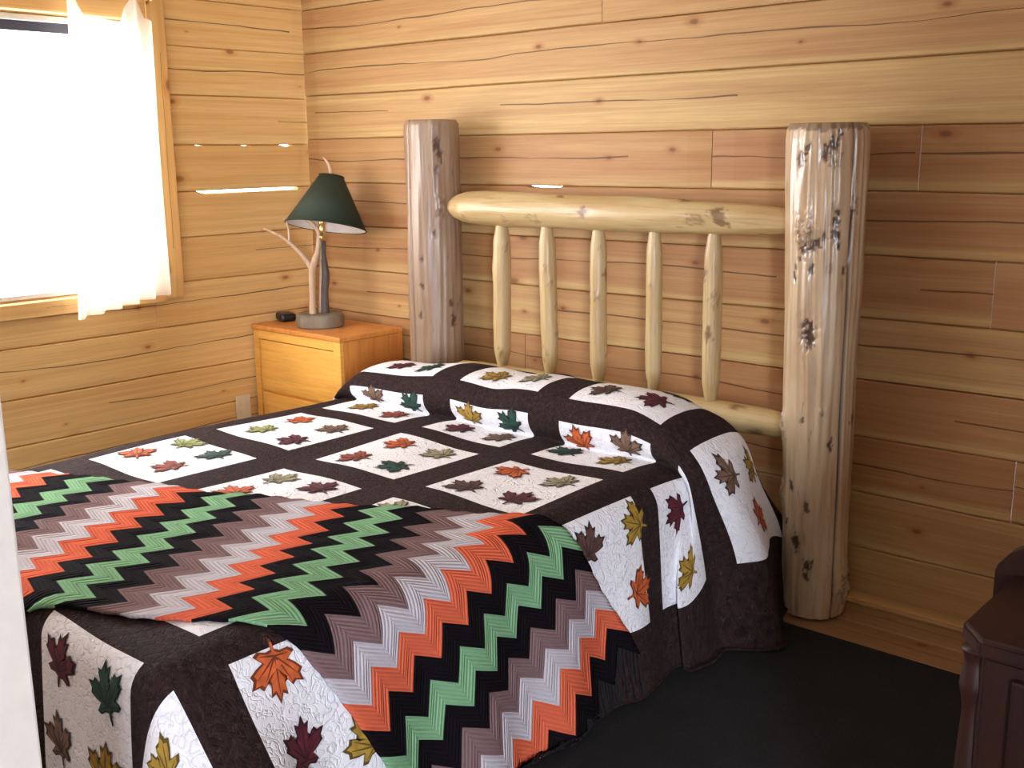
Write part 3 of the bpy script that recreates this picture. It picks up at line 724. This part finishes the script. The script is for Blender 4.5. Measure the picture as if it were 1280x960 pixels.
limb('stem', [(.002, .0, .058), (.008, .0, .16), (.016, 0, .3), (.020, 0, .38)], [.010, .009, .008, .008], M['drift'])
tube('socket', [lp(.022, .005, .370), lp(.022, .005, .395), lp(.024, .004, .398), lp(.026, .003, .44), lp(.026, .003, .442), lp(.03, .0, .465)], [.016, .018, .014, .014, .017, .016], M['brass'], LA, 20)
# bulb
bm = bmesh.new(); bmesh.ops.create_uvsphere(bm, u_segments=16, v_segments=12, radius=.026, matrix=Matrix.Translation(lp(.036, -.008, .492)))
bm_obj('bulb', bm, M['shade_in'], LA, True)
# shade: tilted cone, leans back and down to the right
c0, c1 = lp(.042, .034, .432), lp(.076, -.012, .642)
axs = (c1 - c0).normalized(); sa = (cr - axs * cr.dot(axs)).normalized(); sb = axs.cross(sa)
V = []; n = 56
rings = [(0, .172), (1, .052), (1.0, .0495), (.0, .1695)]
for f, r in rings:
    for k in range(n):
        th = 2 * PI * k / n; V.append(c0 + (c1 - c0) * f + sa * math.cos(th) * r + sb * math.sin(th) * r)
F = grid_faces(4, n, close=True); mi = [0] * n + [0] * n + [1] * n
F += [(3 * n + k, 3 * n + (k + 1) % n, (k + 1) % n, k) for k in range(n)]; mi += [0] * n
me = mesh_np('lamp_shade', V, F, mi=mi); bm = bmesh.new(); bm.from_mesh(me); bmesh.ops.recalc_face_normals(bm, faces=bm.faces)
bm.to_mesh(me); bm.free()
shade = link('lamp_shade', me, [M['shade'], M['shade_in']], LA)
# trims at both rims and the wire spider holding the finial
for f, r, w_ in ((0., .172, .0028), (1., .052, .0028)):
    tube('shade_rim', [c0 + (c1 - c0) * f + sa * math.cos(2 * PI * k / 48) * r + sb * math.sin(2 * PI * k / 48) * r for k in range(49)], [w_] * 49, M['shade'], LA, 6)
tube('harp', [lp(.030, .0, .455), c0.lerp(c1, .5) + sa * .035, c1 + sa * .0], [.0022] * 3, M['brass'], LA, 6)
tube('shade_spider', [c1 - sa * .058, c1, c1 + sa * .058], [.002] * 3, M['brass'], LA, 6)
p, r = smooth_path([c1, c1 + Vector((0, 0, .03)) - cr * .003, c1 + Vector((0, 0, .055)) - cr * .012, c1 + Vector((0, 0, .080)) - cr * .032], [.008, .009, .0065, .0025], 5)
tube('finial', p, r, M['drift'], LA, 10)

# small dark object beside the lamp, modelled as a low box
CK = empty('black_box', (-3.990, 2.965, NZ + .0005), 'low rounded black box beside the lamp at the wall', 'box', rot=(0, 0, D(-20)))
bm = bmesh.new(); bm_box(bm, -.048, .048, -.035, .035, 0, .036, .015, 4); bm_obj('case', bm, M['black_plastic'], CK, True)
bm = bmesh.new(); bm_box(bm, -.034, .034, -.0365, -.034, .010, .027, .001); bm_obj('face', bm, M['mahog'], CK)

# ivory outlet low on the window wall
OU = empty('wall_outlet', (WX + .001, 2.745, .325), 'ivory outlet plate low on the wall before the nightstand', 'outlet')
sub(OU, box('plate', WX + .0035, WX + .010, 2.708, 2.782, .27, .385, M['outlet'], bev=.002))
for z in (.300, .350): sub(OU, box('socket', WX + .0095, WX + .0125, 2.728, 2.762, z - .014, z + .014, M['outlet'], bev=.002))

# ------------------------------------------------------------------ curtain
na, nz = 90, 70; V, UV = [], []
for j in range(nz + 1):
    f = j / nz
    for i in range(na + 1):
        a = i / na
        yt = 2.052 + .325 * a + .03 * max(0, a - .88) / .12 * .4
        yb = 1.975 + .410 * a
        zt = float(np.interp(a, [0, .03, .10, .18, .62, .72, .80, .88, .92, 1], [2.02, 2.035, 2.02, 1.945, 1.935, 1.995, 2.04, 2.03, 1.955, 1.945]))
        zb = float(np.interp(a, [0, .3, .7, 1], [.828, .845, .872, .888]))
        y = yt + (yb - yt) * f ** 1.1; z = zt + (zb - zt) * f
        amp = .008 + .018 * f
        x = WX + .085 + amp * math.sin(a * 2 * PI * 5.5 + .5 * math.sin(f * 3)) + .006 * math.sin(a * 41 + f * 2)
        V.append((x, y, z)); UV.append((a * .6, f * 1.1))
me = mesh_np('sheer_curtain', V, grid_faces(nz + 1, na + 1), {'cloth': UV})
tag(link('sheer_curtain', me, M['curtain']), 'sheer cream curtain hanging over the corner side of the bright window', 'curtain')
CR = empty('curtain_rod', (WX + .085, 1.5, 2.03), 'slim pale curtain rod above the window', 'curtain rod')
sub(CR, tube('rod', [(WX + .085, .6, 2.046), (WX + .085, 2.42, 2.046)], [.006, .006], M['drift'], None, 12))
for y in (.7, 2.41):
    sub(CR, tube('bracket', [(WX + .02, y, 2.02), (WX + .05, y, 2.028), (WX + .085, y, 2.038)], [.005, .005, .005], M['brass'], None, 8))

# ------------------------------------------------------------------ dark dresser with arched back
X0, Y0, ZD = -.520, 1.500, .750
DRS = empty('dresser', (-.1, 1.75, 0), 'dark mahogany dresser with arched backboard on the charcoal carpet across from the bed', 'dresser')
def poly_prism(name, pts, z0, z1, mat, par, bev=.004):
    bm = bmesh.new(); vs_ = [bm.verts.new((x, y, z0)) for x, y in pts]; f = bm.faces.new(vs_)
    r = bmesh.ops.extrude_face_region(bm, geom=[f]); bmesh.ops.translate(bm, verts=[v for v in r['geom'] if isinstance(v, bmesh.types.BMVert)], vec=(0, 0, z1 - z0))
    if bev: bmesh.ops.bevel(bm, geom=[e for e in bm.edges], offset=bev, segments=3, affect='EDGES')
    return sub(par, bm_obj(name, bm, mat))
def outline(e): return [(X0 + .062 - e * .4, Y0 + .018 - e), (.40 + e, Y0 + .018 - e), (.40 + e, 1.95), (X0 + .022 - e, 1.95), (X0 + .022 - e, Y0 + .064 - e * .4)]
poly_prism('body', outline(-.012), .06, ZD - .03, M['mahog'], DRS)
poly_prism('top', outline(.0), ZD - .03, ZD, M['mahog'], DRS, .007)
poly_prism('plinth', outline(-.004), .0115, .075, M['mahog'], DRS, .006)
for (a, b) in ((.10, .28), (.295, .48), (.495, .70)):
    d_ = sub(DRS, box('drawer', X0 + .11, .34, Y0 + .018, Y0 + .034, a, b, M['mahog'], bev=.006))
    for x in (-.2, .14):
        k_ = tube('handle', [(x - .04, Y0 + .018, (a + b) / 2), (x - .035, Y0 - .004, (a + b) / 2 - .004), (x + .035, Y0 - .004, (a + b) / 2 - .004), (x + .04, Y0 + .018, (a + b) / 2)], [.004] * 4, M['brass'], None, 8)
        k_.parent = d_; k_.matrix_parent_inverse = Matrix.Translation(-Vector(DRS.location)) @ Matrix.Identity(4) if False else d_.matrix_parent_inverse.inverted() @ Matrix.Translation(-Vector(DRS.location))
# turned corner column
p, r = smooth_path([(X0 + .050, Y0 + .052, z) for z in (.08, .12, .14, .3, .5, .62, .66, .70, .72)], [.022, .022, .014, .019, .019, .014, .021, .016, .022], 4)
sub(DRS, tube('column', p, r, M['mahog'], None, 20))
# arched backboard
bm = bmesh.new(); pts = [(X0 - .007, ZD)]
xs_ = [0, .004, .02, .045, .08, .12, .18, .28, .41]
zs_ = [.0, .012, .033, .050, .062, .080, .11, .135, .145]
L_ = [(X0 - .007 + a, ZD + b) for a, b in zip(xs_, zs_)]; R_ = [(.38 - a, ZD + b) for a, b in zip(xs_, zs_)][::-1]
pts = [(X0 - .007, .60)] + L_ + R_ + [(.38, ZD)]
vs_ = [bm.verts.new((x, 1.80, z)) for x, z in pts]; f = bm.faces.new(vs_)
r_ = bmesh.ops.extrude_face_region(bm, geom=[f]); bmesh.ops.translate(bm, verts=[v for v in r_['geom'] if isinstance(v, bmesh.types.BMVert)], vec=(0, .035, 0))
sub(DRS, bm_obj('backboard', bm, M['mahog']))
